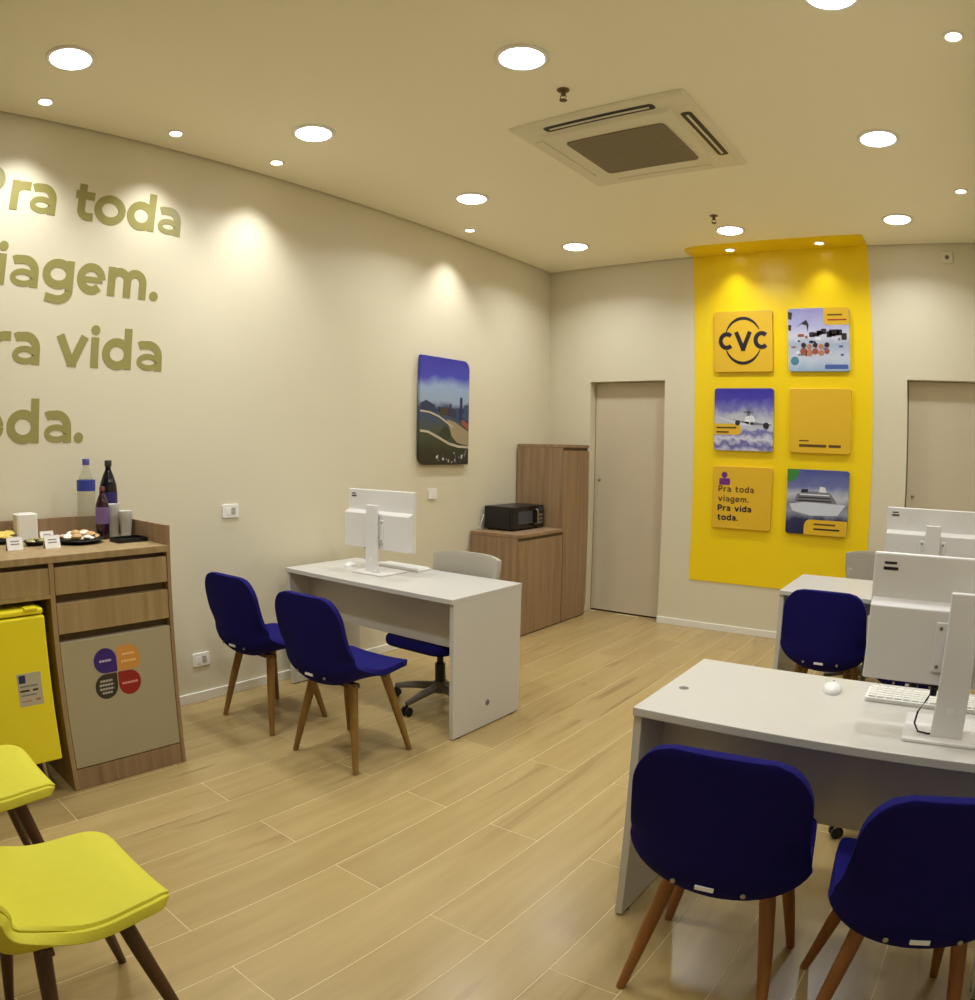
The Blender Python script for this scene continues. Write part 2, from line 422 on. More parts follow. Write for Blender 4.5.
for (x, y, lb) in ((2.01, 2.66, 'small metal sprinkler head in front of the air conditioner'), (1.994, 4.74, 'small metal sprinkler head behind the air conditioner near the yellow strip')):
    t = thing('sprinkler', lb, 'sprinkler', (x, y, H), group='ceiling sprinklers')
    MB().lathe([(0.030, 0), (0.028, -0.006), (0.012, -0.010), (0.010, -0.030), (0.006, -0.034)], n=18).build('escutcheon', MT['brass'], t, smooth=True)
    MB().tube([(-.012, 0, -.028), (-.016, 0, -.042), (0, 0, -.056)], .0025, 6).tube([(.012, 0, -.028), (.016, 0, -.042), (0, 0, -.056)], .0025, 6).build('yoke', MT['brass'], t)
    MB().lathe([(0.018, -0.056), (0.018, -0.059), (0.004, -0.061)], n=18).build('deflector', MT['brass'], t)

# sensor box on the back wall
t = thing('wall_sensor', 'small cream sensor box high on the back wall', 'sensor', (3.607, D, 3.05))
MB().box(-.05, .05, -.022, 0, -.045, .045).build('housing', MT['ac'], t, 0.008)
MB().lathe([(0.018, 0), (0.014, -.008), (0.004, -.011)], (0.0, -.022, 0.0), 14, 'y').build('lens', MT['greyplastic'], t)

# ------------------------------------------------------------------ yellow panel (wall part + ceiling strip)
yp = thing('yellow_wall_panel', 'glossy yellow panel running up the back wall onto the ceiling', 'panel', (2.204, D, 0))
MB().box(-.755, .755, -.006, 0, .416, H).build('wall_sheet', MT['yellow'], yp)
MB().prism(rrect(-.755, .755, -.325, 0, (0.13, 0.02, 0.001, 0.001), 8), H - .006, H, 'xy').build('ceiling_sheet', MT['yellow'], yp)
spot(1.831, 5.60, 'small spot in the yellow ceiling strip above the logo tile', H - .006, w=0.3, cone=98)
spot(2.590, 5.585, 'small spot in the yellow ceiling strip above the pool photo', H - .006, w=0.3, cone=98)

# ------------------------------------------------------------------ stroke lettering
S = 0.285
def glyph(ch):
    """list of centre-line strokes and dots in units of the x-height"""
    if ch == 'o': return [arc(.55, .5, .43, .39, 0, 360, 28)], [], 1.1
    if ch == 'a': return [[(.10, .82), (.2, .865)] + arc(.46, .50, .36, .38, 100, 0, 10) + [(.82, .25), (.82, 0)], arc(.45, .295, .33, .195, 0, 360, 20) ], [], .94
    if ch == 'd': return [arc(.50, .5, .385, .39, 0, 360, 26), [(.88, 0), (.88, 1.38)]], [], 1.0
    if ch == 't': return [[(.30, 1.26), (.30, .36)] + arc(.54, .36, .24, .23, 180, 275, 8) + [(.74, .15)], [(.06, .87), (.74, .87)]], [], .78
    if ch == 'r': return [[(.15, 0), (.15, 1.0)], [(.15, .55)] + arc(.46, .55, .31, .31, 170, 90, 8) + [(.66, .86)]], [], .66
    if ch == 'P': return [[(.15, 0), (.15, 1.40)], [(.15, 1.25), (.55, 1.25)] + arc(.55, .92, .34, .33, 90, -90, 12) + [(.15, .59)]], [], 1.04
    if ch == 'v': return [[(.13, 1.0), (.53, .10)], [(.97, 1.0), (.57, .10)], [(.39, .14), (.71, .14)]], [], 1.1
    if ch == 'i': return [[(.16, 0), (.16, 1.0)]], [(.16, 1.24, .165)], .32
    if ch == 'g': return [arc(.50, .53, .385, .36, 0, 360, 26), [(.88, 1.0), (.88, 0)] + arc(.50, .0, .38, .31, 0, -110, 10) + [(.12, -.24)]], [], 1.0
    if ch == 'e': return [arc(.53, .5, .41, .39, 0, 318, 26), [(.14, .47), (.98, .47)]], [], 1.04
    if ch == 'm': return [[(.15, 0), (.15, 1.0)], [(.15, .55)] + arc(.44, .55, .29, .31, 170, 0, 12) + [(.73, 0)], [(.73, .55)] + arc(1.02, .55, .29, .31, 170, 0, 12) + [(1.31, 0)]], [], 1.46
    if ch == '.': return [], [(.18, .16, .17)], .36
    if ch == 'C': return [arc(.62, .69, .47, .54, 45, 315, 24)], [], 1.1
    if ch == 'V': return [[(.12, 1.38), (.58, .08)], [(1.10, 1.38), (.64, .08)], [(.45, .04), (.77, .04)]], [], 1.22
    return [], [], .5
def put_glyph(mb, ch, a0, a1, base, xh, t0, t1, plane='yz', sw=None):
    st, dots, w = glyph(ch); sx = (a1 - a0) / w; sw = sw or S * xh
    for k, s_ in enumerate(st):
        ww = sw * (0.66 if ch == 'a' and k == 1 else (0.7 if ch == 'e' and k == 1 else 1.0))
        mb.ribbon([(a0 + x * sx, base + y * xh) for x, y in s_], ww, t0, t1 + (t1 - t0) * .08 * k, plane)
    for x, y, r in dots:
        mb.prism([(a0 + x * sx + r * xh * math.cos(2 * PI * i / 18), base + y * xh + r * xh * math.sin(2 * PI * i / 18)) for i in range(18)], t0, t1, plane)
XH = 0.158
LINES = [('first', 2.655, [('P', .665, .84), ('r', .875, .985), ('a', .985, 1.135), ('t', 1.235, 1.365), ('o', 1.365, 1.55), ('d', 1.565, 1.735), ('a', 1.755, 1.905)], 'top line of gold wall lettering reading Pra toda'),
         ('second', 2.268, [('v', .66, .84), ('i', .855, .905), ('a', .925, 1.085), ('g', 1.11, 1.285), ('e', 1.31, 1.465), ('m', 1.485, 1.725), ('.', 1.745, 1.80)], 'second line of gold wall lettering reading viagem'),
         ('third', 1.884, [('P', .64, .815), ('r', .855, .965), ('a', .972, 1.125), ('v', 1.215, 1.40), ('i', 1.412, 1.465), ('d', 1.485, 1.655), ('a', 1.685, 1.845)], 'third line of gold wall lettering reading Pra vida'),
         ('fourth', 1.500, [('t', .64, .76), ('o', .765, .94), ('d', .962, 1.135), ('a', 1.16, 1.315), ('.', 1.335, 1.385)], 'lowest line of gold wall lettering reading toda')]
for nm, base, gl, lb in LINES:
    t = thing('wall_lettering', lb, 'lettering', (0, gl[0][1], base), group='slogan lettering on the long wall')
    for ch, a0, a1 in gl:
        mb = MB(); put_glyph(mb, ch, a0 - gl[0][1], a1 - gl[0][1], 0, XH, 0.0, 0.0018)
        mb.build('letter' if ch != '.' else 'full_stop', MT['letter'], t)

# ------------------------------------------------------------------ wall tiles / prints
def wtile(name, x0, z0, label, face, w=.508):
    """square board on the yellow panel; local x across, z up, y towards the wall, origin in the centre"""
    t = thing(name, label, 'wall tile', (x0 + w / 2, D - .006, z0 + w / 2), group='square tiles on the yellow panel')
    h = w / 2
    MB().prism(rrect(-h, h, -h, h, .022), -.026, 0, 'xz').build('board', face, t, 0.003)
    return t
def decal(t, poly, m, k=1, name='print'):
    return MB().prism(poly, -.026 - .0006 * k, -.0255, 'xz').build(name, m, t)
C0, C1 = 1.632, 2.272
R0, R1_, R2_ = 2.155, 1.513, 0.876
# 1 logo tile
t = wtile('logo_tile', C0, R0, 'gold tile reading CVC between two arcs', MT['tile'])
for ch, a0, a1 in (('C', -.212, -.088), ('V', -.075, .075), ('C', .092, .214)):
    mb = MB(); put_glyph(mb, ch, a0, a1, -.068, .105, -.0255, -.0272, 'xz', .036); mb.build('letter', MT['ink'], t)
for a0, a1, nm in ((30, 158, 'upper_arc'), (205, 335, 'lower_arc')):
    n = 24; pts = arc(.0, .004, .160, .186, a0, a1, n)
    wd = [max(.004, .026 * math.sin(PI * (0.12 + 0.80 * (i / n if nm == 'lower_arc' else i / n)))) for i in range(n + 1)]
    MB().ribbon(pts, wd, -.0272, -.0255, 'xz').build(nm, MT['ink'], t)
# 2 pool photo
mp_ = ramp_print('pool_print', [(0.0, (150, 176, 205)), (.2, (196, 204, 222)), (.42, (168, 178, 205)), (.55, (205, 208, 226)), (.75, (176, 176, 222)), (1, (150, 148, 205))], noise=(9, .25))
t = wtile('pool_photo_tile', C1, R0, 'photo tile of people in a pool with a yellow corner', mp_)
MP = {k: plain('print_' + k, c, .4) for k, c in dict(dark=(46, 38, 46), skin=(186, 120, 92), skin2=(150, 84, 66), hair=(52, 30, 26), white=(226, 228, 236), pale=(206, 212, 228), teal=(70, 130, 150), blue=(70, 100, 168), deep=(34, 36, 96), navy=(36, 44, 92), grey=(120, 122, 132), green=(60, 132, 62), red=(160, 50, 46), sand=(158, 140, 108), asphalt=(92, 92, 96), sea=(52, 74, 110), hill=(44, 54, 84), moss=(52, 58, 38), cream=(190, 180, 156), purple=(110, 40, 130), bark=(70, 58, 44)).items()}
decal(t, rrect(.045, .254, .115, .254, (.03, 0.002, .022, .002)), MT['tile'], 1, 'yellow_corner')
for i, (a, b, z) in enumerate(((.075, .20, .195), (.075, .235, .155))):
    decal(t, rrect(a, b, z - .006, z + .006, .003), MT['inkbrown'] if i == 0 else MP['red'], 2, 'caption_line')
rnd = random.Random(3)
for i in range(9):
    x = -.05 + .033 * i + rnd.uniform(-.01, .01); z = .03 + rnd.uniform(-.02, .03)
    decal(t, rrect(x - .022, x + .022, z - .018, z + rnd.uniform(.012, .04), .006), MP['dark'], 1, 'parasol')
decal(t, [(-.19, .10), (-.10, .16), (-.08, .12), (-.09, .06), (-.10, .115), (-.14, .125)], MP['dark'], 1, 'palm')
decal(t, [(-.252, .23), (-.215, .22), (-.225, .16), (-.25, .17)], MP['dark'], 1, 'palm'); decal(t, [(-.252, .12), (-.225, .12), (-.23, .07), (-.252, .08)], MP['dark'], 1, 'palm')
for i in range(5):
    x = -.125 + .048 * i; z = -.075 - .012 * (i % 2)
    decal(t, disc(x, z - .02, .03 - .002 * i, 14), MP['skin' if i % 2 else 'skin2'], 2, 'person_print'); decal(t, disc(x, z + .03, .021, 12), MP['hair' if i % 2 == 0 else 'skin'], 3, 'person_print')
for i in range(26):
    x = rnd.uniform(-.22, .23); z = rnd.uniform(-.13, .06); a = rnd.uniform(.008, .026); b = rnd.uniform(.004, .012)
    decal(t, rrect(x - a, min(x + a, .25), z - b, z + b, .003, 2), MP[rnd.choice(['dark', 'grey', 'pale', 'white', 'skin2', 'blue', 'grey'])], 1, 'poolside_detail')
decal(t, disc(-.20, -.17, .035, 16), MP['teal'], 1, 'water_patch'); decal(t, rrect(.05, .24, -.235, -.20, .01), MP['blue'], 1, 'water_patch')
# 3 aeroplane photo
mp_ = ramp_print('sky_print', [(0.0, (206, 208, 226)), (.10, (92, 90, 160)), (.18, (214, 214, 230)), (.28, (110, 112, 176)), (.34, (196, 200, 216)), (.55, (186, 190, 204)), (.66, (120, 120, 186)), (.85, (66, 58, 168)), (1, (58, 48, 158))], noise=(14, .30))
t = wtile('aeroplane_photo_tile', C0 + .004, R1_, 'photo tile of a white aeroplane above the clouds', mp_)
decal(t, rrect(-.254, -.02, -.125, -.035, (.004, .03, .045, .004)), MT['tile'], 1, 'yellow_corner')
for a, b, z in ((-.235, -.06, -.068), (-.235, -.125, -.104)): decal(t, rrect(a, b, z - .007, z + .007, .004), MT['inkbrown'], 2, 'caption_line')
decal(t, [(-.235, .022), (.02, -.028), (.24, -.022), (.24, -.042), (.05, -.055), (-.06, -.045)], MP['pale'], 2, 'wing')
decal(t, arc(.055, -.004, .046, .040, 0, 360, 20), MP['white'], 3, 'fuselage')
decal(t, [(.06, -.02), (.235, -.035), (.24, -.045), (.06, -.045)], MP['grey'], 3, 'wing')
decal(t, [(.05, -.02), (-.10, .0), (-.16, .012), (.05, -.04)], MP['grey'], 3, 'wing')
decal(t, [(.028, .03), (.036, .105), (.05, .105), (.058, .03)], MP['grey'], 4, 'tail_fin'); decal(t, rrect(.0, .09, .055, .066, .004), MP['grey'], 4, 'tailplane')
decal(t, disc(-.05, -.028, .022, 14), MP['dark'], 4, 'engine'); decal(t, disc(.195, -.048, .026, 14), MP['dark'], 4, 'engine')
# 4 plain tile with caption (code left out)
t = wtile('caption_tile', C1 + .008, R1_, 'gold tile with a small dark caption along its lower edge', MT['tile'])
for a, b, z, hh in ((-.17, -.09, -.158, .005), (-.17, .055, -.196, .011), (.075, .175, -.196, .011)): decal(t, rrect(a, b, z - hh, z + hh, .004), MT['inkbrown'], 1, 'caption_line')
# 5 slogan tile
t = wtile('slogan_tile', C0 + .006, R2_, 'gold tile with a purple bag icon and the Pra toda viagem slogan', MT['tile'])
decal(t, rrect(-.20, -.105, .10, .155, .012), MP['purple'], 1, 'bag_icon'); decal(t, disc(-.155, .182, .026, 14), MP['purple'], 1, 'bag_icon')
for words, z in (('Pra toda', .045), ('viagem.', -.035), ('Pra vida', -.112), ('toda.', -.188)):
    x = -.205
    for ch in words:
        w = glyph(ch)[2] * .036 if ch != ' ' else .022
        if ch != ' ':
            mb = MB(); put_glyph(mb, ch, x, x + w, z, .036, -.0255, -.0268, 'xz', .0105 if z > -.1 else .0125)
            mb.build('slogan_letter', MT['inkbrown'] if z > -.1 else MT['ink'], t)
        x += w + .0075
# 6 cruise ship photo
mp_ = ramp_print('sea_print', [(0.0, (30, 34, 74)), (.22, (40, 46, 88)), (.34, (150, 158, 178)), (.45, (120, 128, 150)), (.60, (190, 196, 208)), (.74, (110, 118, 172)), (1, (72, 82, 150))], noise=(8, .22))
t = wtile('cruise_ship_photo_tile', C1 + .004, R2_, 'photo tile of a white cruise ship at sea with green corner', mp_)
decal(t, [(-.254, .254), (-.254, .165)] + arc(-.245, .245, .09, .09, -90, 0, 8) + [(-.15, .254)], MP['green'], 1, 'green_corner')
decal(t, [(-.23, -.02), (-.20, -.075), (-.05, -.105), (.17, -.095), (.235, -.01), (.10, -.005), (-.1, .0)], MP['pale'], 2, 'hull')
decal(t, [(-.19, .0), (-.17, .06), (-.05, .085), (.10, .08), (.15, .02), (.16, -.005)], MP['grey'], 2, 'superstructure')
for i in range(3): decal(t, rrect(-.165 + .01 * i, .12 - .01 * i, .006 + .024 * i, .016 + .024 * i, .003), MP['dark' if i < 2 else 'white'], 3, 'deck_line')
decal(t, [(.01, .08), (.02, .125), (.06, .12), (.075, .08)], MP['white'], 3, 'funnel'); decal(t, [(-.14, .07), (-.13, .10), (-.08, .10), (-.075, .08)], MP['dark'], 3, 'funnel')
decal(t, rrect(-.10, .254, -.254, -.135, (.002, .022, .002, .05)), MT['tile'], 4, 'yellow_corner')
for a, b, z, m_ in ((-.02, .16, -.17, MT['inkbrown']), (-.02, .195, -.208, MT['ink'])): decal(t, rrect(a, b, z - .0065, z + .0065, .003), m_, 5, 'caption_line')

# city picture on the long wall (local y across, z up, x out of the wall)
mp_ = ramp_print('city_print', [(0.0, (40, 36, 28)), (.14, (48, 50, 34)), (.30, (70, 78, 58)), (.44, (60, 76, 104)), (.54, (64, 74, 110)), (.60, (150, 168, 190)), (.72, (150, 170, 205)), (.82, (66, 70, 178)), (1, (48, 44, 156))], half=.41, noise=(7, .16))
t = thing('city_picture', 'tall photo panel of a coastal city under blue sky', 'picture', (0, 4.215, 1.757))
hw, hh = .29, .408
MB().prism(rrect(-hw, hw, -hh, hh, (.07, .012, .07, .012), 8), .012, .034, 'yz').build('photo_panel', mp_, t, 0.002)
MB().box(0, .012, -.2, .2, -.3, .3).build('mounting_block', MT['outletgrey'], t)
def pd(poly, m, k=1, name='print'): return MB().prism(poly, .0335, .034 + .0006 * k, 'yz').build(name, m, t)
pd([(-.285, .05), (-.22, .075), (-.12, .04), (-.12, .015), (-.285, .0)], MP['hill'], 1, 'headland')
pd([(-.285, .0), (.0, .02), (.285, .03), (.285, -.10), (.1, -.05), (-.05, -.01)], MP['hill'], 1, 'far_town')
pd([(.02, -.06), (.12, -.08), (.285, -.15), (.285, -.26), (.15, -.24), (.08, -.19)], MP['sand'], 2, 'beach')
pd([(.20, -.05), (.285, -.09), (.285, -.14), (.2, -.09)], MP['skin2'], 2, 'roofs')
for y0, y1, z0, z1, m_ in ((.175, .205, -.06, .115, 'navy'), (.23, .275, -.06, .06, 'sea'), (.13, .16, -.06, .02, 'sea'), (.05, .07, -.03, .06, 'hill'), (-.06, .03, -.03, .03, 'bark')):
    pd([(y0, z0), (y1, z0), (y1, z1), (y0, z1)], MP[m_], 3, 'tower')
MB().ribbon([(-.285, -.008), (-.18, -.015), (-.08, -.04), (.03, -.09), (.09, -.12)], .014, .0335, .0366, 'yz').build('shoreline', MP['cream'], t)
MB().ribbon([(-.285, -.155), (-.2, -.16), (-.08, -.20), (.04, -.245), (.16, -.268), (.285, -.272)], .018, .0335, .0366, 'yz').build('coast_road', MP['cream'], t)
pd([(-.10, -.19), (.0, -.11), (.08, -.14), (.06, -.21), (.0, -.22)], MP['moss'], 1, 'park')
rc = random.Random(11)
for i in range(34):
    y = rc.uniform(-.10, .25); z = -.395 + rc.uniform(0, .10) * (.4 + .6 * (y + .1) / .35); w_ = rc.uniform(.006, .016); h_ = rc.uniform(.006, .03)
    pd([(y, z), (y + w_, z), (y + w_, z + h_), (y, z + h_)], MP[rc.choice(['pale', 'grey', 'cream', 'dark', 'bark', 'asphalt'])], 2, 'building_block')
for i in range(16):
    y = rc.uniform(-.10, .27); w_ = rc.uniform(.008, .02); z = .0 - .25 * max(0, y - .05)
    pd([(y, z), (y + w_, z), (y + w_, z + rc.uniform(.015, .05)), (y, z + .03)], MP[rc.choice(['hill', 'sea', 'bark', 'asphalt', 'navy'])], 2, 'far_building')

# ------------------------------------------------------------------ wall outlets
def outlet(y, z, label, w=.115, h=.078, keys=2):
    t = thing('wall_outlet', label, 'outlet', (0, y, z), group='white wall plates')
    MB().prism(rrect(-w / 2, w / 2, -h / 2, h / 2, .008), 0, .009, 'yz').build('plate', MT['outlet'], t, 0.002)
    for i in range(keys):
        c = (i - (keys - 1) / 2) * .036
        MB().prism(rrect(c - .014, c + .014, -.02, .02, .004), .008, .0115, 'yz').build('socket', MT['outletgrey'] if i % 2 else MT['outlet'], t)
outlet(2.317, 1.101, 'white wall plate between the counter and the chairs, at counter height')
outlet(2.073, 0.252, 'white wall plate low on the wall beside the blue chair')
outlet(4.115, 1.128, 'white wall plate under the city picture', .095, .078, 1)

# ------------------------------------------------------------------ coffee counter
CX, CZ = 0.684, 1.042
Y0, YM, Y1 = 0.32, 0.955, 1.535
YS = YM + .012                                  # seam between the two cabinet units
ZU = CZ - .03
cl = thing('niche_cabinet', 'oak counter cabinet with one drawer over the fridge niche', 'cabinet', (0.016, Y0, 0), group='oak counter cabinets')
def yl(y): return y - Y0
MB().box(0.0, CX + .003, yl(Y0), yl(Y0 + .02), 0, ZU).build('end_panel', MT['oakdark'], cl, 0.001)
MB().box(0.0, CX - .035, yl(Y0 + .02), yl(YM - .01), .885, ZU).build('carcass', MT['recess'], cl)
MB().box(0.0, CX, yl(Y0 + .02), yl(YM - .01), .868, .885).build('niche_top', MT['oak'], cl)
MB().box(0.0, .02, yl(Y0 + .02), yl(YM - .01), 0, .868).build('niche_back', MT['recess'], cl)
MB().box(CX - .035, CX, yl(Y0 + .022), yl(YM - .012), .885, .992).build('drawer', MT['oak'], cl, 0.002)
MB().box(0.0, CX, yl(YM - .01), yl(YM + .001), 0, ZU).build('divider_panel', MT['oak'], cl, 0.001)
cb = thing('drawer_cabinet', 'oak counter cabinet with two drawers and a grey stickered door', 'cabinet', (0.016, YM + .001, 0), group='oak counter cabinets')
def yb(y): return y - YM - .001
MB().box(0.0, CX, yb(YM + .001), yb(YS), 0, ZU).build('side_panel', MT['oak'], cb, 0.001)
MB().box(0.0, CX + .003, yb(Y1 - .018), yb(Y1), 0, ZU).build('end_panel', MT['oakdark'], cb, 0.001)
MB().box(0.0, CX - .035, yb(YS), yb(Y1 - .018), 0.0, ZU).build('carcass', MT['recess'], cb)
MB().box(CX - .035, CX, yb(YM + .014), yb(Y1 - .020), .878, .992).build('drawer', MT['oak'], cb, 0.002)
MB().box(CX - .035, CX, yb(YM + .014), yb(Y1 - .020), .712, .842).build('drawer', MT['oak'], cb, 0.002)
cd_ = MB().box(CX - .035, CX, yb(YM + .014), yb(Y1 - .020), .105, .676).build('cupboard_door', MT['greydoor'], cb, 0.002)
MB().box(CX - .035, CX - .002, yb(YS), yb(Y1 - .018), 0, .100).build('plinth', MT['oakdark'], cb, 0.001)
wt = thing('counter_worktop', 'oak worktop with low upstand carrying the snacks and bottles', 'worktop', (0.016, Y0, ZU))
MB().box(0.0, CX + .004, 0, Y1 - Y0, 0, .03).build('slab', MT['oak'], wt, 0.002)
MB().box(0.0, .018, 0, Y1 - Y0, .03, 1.130 - ZU).build('back_upstand', MT['oakdark'], wt, 0.001)
MB().box(0.018, CX + .003, Y1 - Y0 - .018, Y1 - Y0, .03, 1.130 - ZU).build('side_upstand', MT['oakdark'], wt, 0.001)
# four round stickers, each with one square corner towards the middle
STK = [(1.174, .568, (56, 28, 116), (3, 'br')), (1.290, .568, (214, 148, 66), (4, 'bl')), (1.170, .452, (52, 44, 34), (1, 'tr')), (1.287, .452, (150, 26, 24), (2, 'tl'))]
for y, z, c, (k, cor) in STK:
    r = .056; q = [r - .0005] * 4
    q[{'bl': 0, 'br': 1, 'tr': 2, 'tl': 3}[cor]] = .006
    if k == 4: q[3] = .016; q[1] = .03
    m_ = plain('sticker_ink', c, .4)
    st = MB().prism(rrect(yb(y) - r, yb(y) + r, z - r, z + r, q, 9), CX - .001, CX + .0008, 'yz').build('sticker', m_, cd_)
    txt = plain('sticker_text', {3: (196, 178, 216), 4: (238, 196, 140), 1: (186, 178, 164), 2: (224, 150, 140)}[k], .5)
    rows = {3: [(0, .058)], 4: [(.016, .06), (-.016, .075)], 1: [(.026, .06), (.008, .07), (-.010, .07), (-.028, .05)], 2: [(0, .078)]}[k]
    for dz, w in rows:
        x = -w / 2
        while x < w / 2 - .002:
            l = min(.011, w / 2 - x)
            MB().prism(rrect(yb(y) + x, yb(y) + x + l, z + dz - .005, z + dz + .005, .002, 2), CX, CX + .0014, 'yz').build('sticker_text', txt, st); x += .0135

# yellow mini fridge in the niche
fr = thing('mini_fridge', 'small yellow fridge standing in the counter niche', 'fridge', (.03, 0.40, 0))
FY1 = .900 - .40
MB().box(.10, .655, 0.0, FY1, .19, .822).build('body', MT['fridge'], fr, 0.012)
fd = MB().box(.660, .705, 0.0, FY1, .185, .812).build('door', MT['fridge'], fr, 0.008)
MB().box(.10, .700, 0.004, FY1 - .004, .818, .842).build('lid', MT['fridge'], fr, 0.008)
MB().box(.67, .712, FY1 - .09, FY1 - .03, .838, .850).build('hinge_cover', MT['fridge'], fr, 0.004)
sk = MB().prism(rrect(.744 - .40, .854 - .40, .447, .585, .004), .7045, .7062, 'yz').build('energy_sticker', MP['cream'], fd)
for a, b, z0, z1, m_ in ((.752, .782, .545, .578, 'navy'), (.752, .795, .508, .516, 'dark'), (.81, .835, .508, .516, 'dark'), (.755, .835, .528, .534, 'grey'), (.755, .825, .49, .496, 'grey'), (.755, .80, .465, .470, 'skin'), (.82, .84, .465, .475, 'skin')):
    MB().box(.706, .7068, a - .40, b - .40, z0, z1).build('sticker_mark', MP[m_], sk)
for x, y in ((.61, FY1 - .07), (.61, .06), (.16, FY1 - .07), (.16, .06)):
    MB().tube([(x, y, .195), (x + .0, y + (.012 if y > .2 else -.012), 0)], [.014, .012], 12).build('leg', MT['chrome'], fr, smooth=True)

# ------------------------------------------------------------------ things on the counter
def bottle(name, label, x, y, hgt, r, body, cap, lab, labz, group, cat='bottle'):
    t = thing(name, label, cat, (x, y, CZ), group=group)
    pr = [(r * .9, 0), (r, .012), (r, hgt * .60), (r * .93, hgt * .68), (r * .62, hgt * .80), (r * .34, hgt * .88), (r * .32, hgt * .95)]
    MB().lathe(pr, n=24).build('body', body, t, smooth=True)
    MB().lathe([(r * .40, hgt * .93), (r * .40, hgt), (r * .34, hgt * 1.01)], n=18).build('cap', cap, t, smooth=True)
    if lab: MB().lathe([(r * 1.02, labz[0] * hgt), (r * 1.02, labz[1] * hgt)], n=24).build('label', lab, t, smooth=True)
    return t
water = clear('clear_water', (236, 234, 222), .05, .92, 1.06)
cola = plain('dark_cola', (16, 8, 16), .12)
MB_blue = plain('blue_label', (48, 62, 150), .4); MB_purple = plain('purple_label', (44, 34, 96), .4); MB_red = plain('dark_red_bottle', (44, 14, 30), .15)
bottle('water_bottle', 'tall clear water bottle with a blue label on the counter', .20, 1.325, .375, .047, water, plain('blue_cap', (70, 66, 130), .4), MB_blue, (.60, .74), 'bottles on the counter')
bottle('cola_bottle', 'tall dark cola bottle with a purple label behind the cups', .16, 1.465, .365, .047, cola, plain('black_cap', (40, 30, 22), .4), MB_purple, (.42, .58), 'bottles on the counter')
bottle('juice_bottle', 'shorter dark red bottle with pale label beside the cola', .31, 1.367, .245, .034, MB_red, plain('red_cap', (110, 50, 46), .4), plain('mauve_label', (118, 92, 140), .4), (.3, .62), 'bottles on the counter')
cupm = clear('cup_plastic', (240, 238, 230), .45, .30, 1.2)
def cups(x, y, n, label, h=.11, r=.034):
    t = thing('cup_stack', label, 'cups', (x, y, CZ), group='stacks of plastic cups')
    for i in range(n):
        z = i * .012
        MB().lathe([(r * .72, z), (r, z + h), (r * 1.06, z + h + .002), (r * 1.0, z + h - .002), (r * .68, z + .004)], n=20).build('cup', cupm, t, smooth=True)
cups(.275, 1.440, 5, 'tall stack of clear plastic cups in front of the bottles')
tray_z = .018
t = thing('serving_tray', 'small black serving tray at the end of the counter', 'tray', (.465, 1.435, CZ))
MB().prism(rrect(-.055, .055, -.075, .075, .015), 0, .006, 'xy').build('base', MT['black'], t)
tr = MB()
for a in (rrect(-.058, .058, -.078, .078, .018),):
    tr.ribbon(a + [a[0]], .006, 0, tray_z, 'xy')
tr.build('rim', MT['black'], t)
t0 = cups(.355, 1.474, 3, 'stack of clear plastic cups behind the black tray', .105, .033)
t = thing('stirrer', 'thin dark stirrer leaning between the cup stacks', 'stirrer', (.30, 1.490, CZ)); MB().box(-.006, .006, -.009, .009, 0, .12).build('stick', MP['bark'], t, .002)

def plate(x, y, r, label, food):
    t = thing('snack_plate', label, 'plate', (x, y, CZ), group='black plates of snacks')
    MB().lathe([(r * .6, 0), (r * .72, .003), (r, .018), (r * .985, .021), (r * .7, .006), (r * .1, .005)], n=28).build('dish', MT['black'], t, smooth=True)
    rr = random.Random(int(x * 1000))
    for i in range(food[0]):
        a = 2.39996 * i + rr.uniform(-.2, .2); q = r * .74 * math.sqrt((i + .5) / food[0]); s_ = rr.uniform(.6, 1.1) * food[1]
        c = (q * math.cos(a), q * math.sin(a), .008 + s_ * .5 + rr.uniform(.3, 1.0) * food[3] * (1.15 - q / r))
        mb = MB().lathe([(s_ * .25, -s_ * .45), (s_ * .8, -s_ * .3), (s_, 0), (s_ * .75, s_ * .32), (s_ * .2, s_ * .45)], c, 10)
        mb.build(food[4], food[2][i % len(food[2])], t, smooth=True)
biscuit = plain('biscuit', (196, 160, 104), .8, var=.15, scale=60); paper = plain('napkin_paper', (236, 230, 218), .7); cake = plain('yellow_cake', (222, 196, 96), .8, var=.1, scale=50)
olive = plain('olive_food', (150, 140, 80), .6); creamf = plain('cream_food', (222, 210, 160), .7)
plate(.375, 1.216, .118, 'large black plate of biscuits in white paper cups', (34, .026, [biscuit, paper, biscuit, paper], .034, 'biscuit'))
plate(.33, 1.005, .058, 'little black dish of pale green snacks between white cards', (12, .015, [olive, creamf], .014, 'snack'))
plate(.16, .872, .085, 'black plate holding yellow cake at the picture edge', (9, .034, [cake], .022, 'cake_slice'))
t = thing('napkin_holder', 'white upright napkin box against the counter upstand', 'napkin box', (.12, 1.02, CZ))
MB().prism(rrect(-.045, .045, -.055, .055, .012), 0, .125, 'xy').build('box', paper, t, 0.003)
MB().box(-.03, .03, -.04, .04, .123, .128).build('napkins', MT['white'], t)
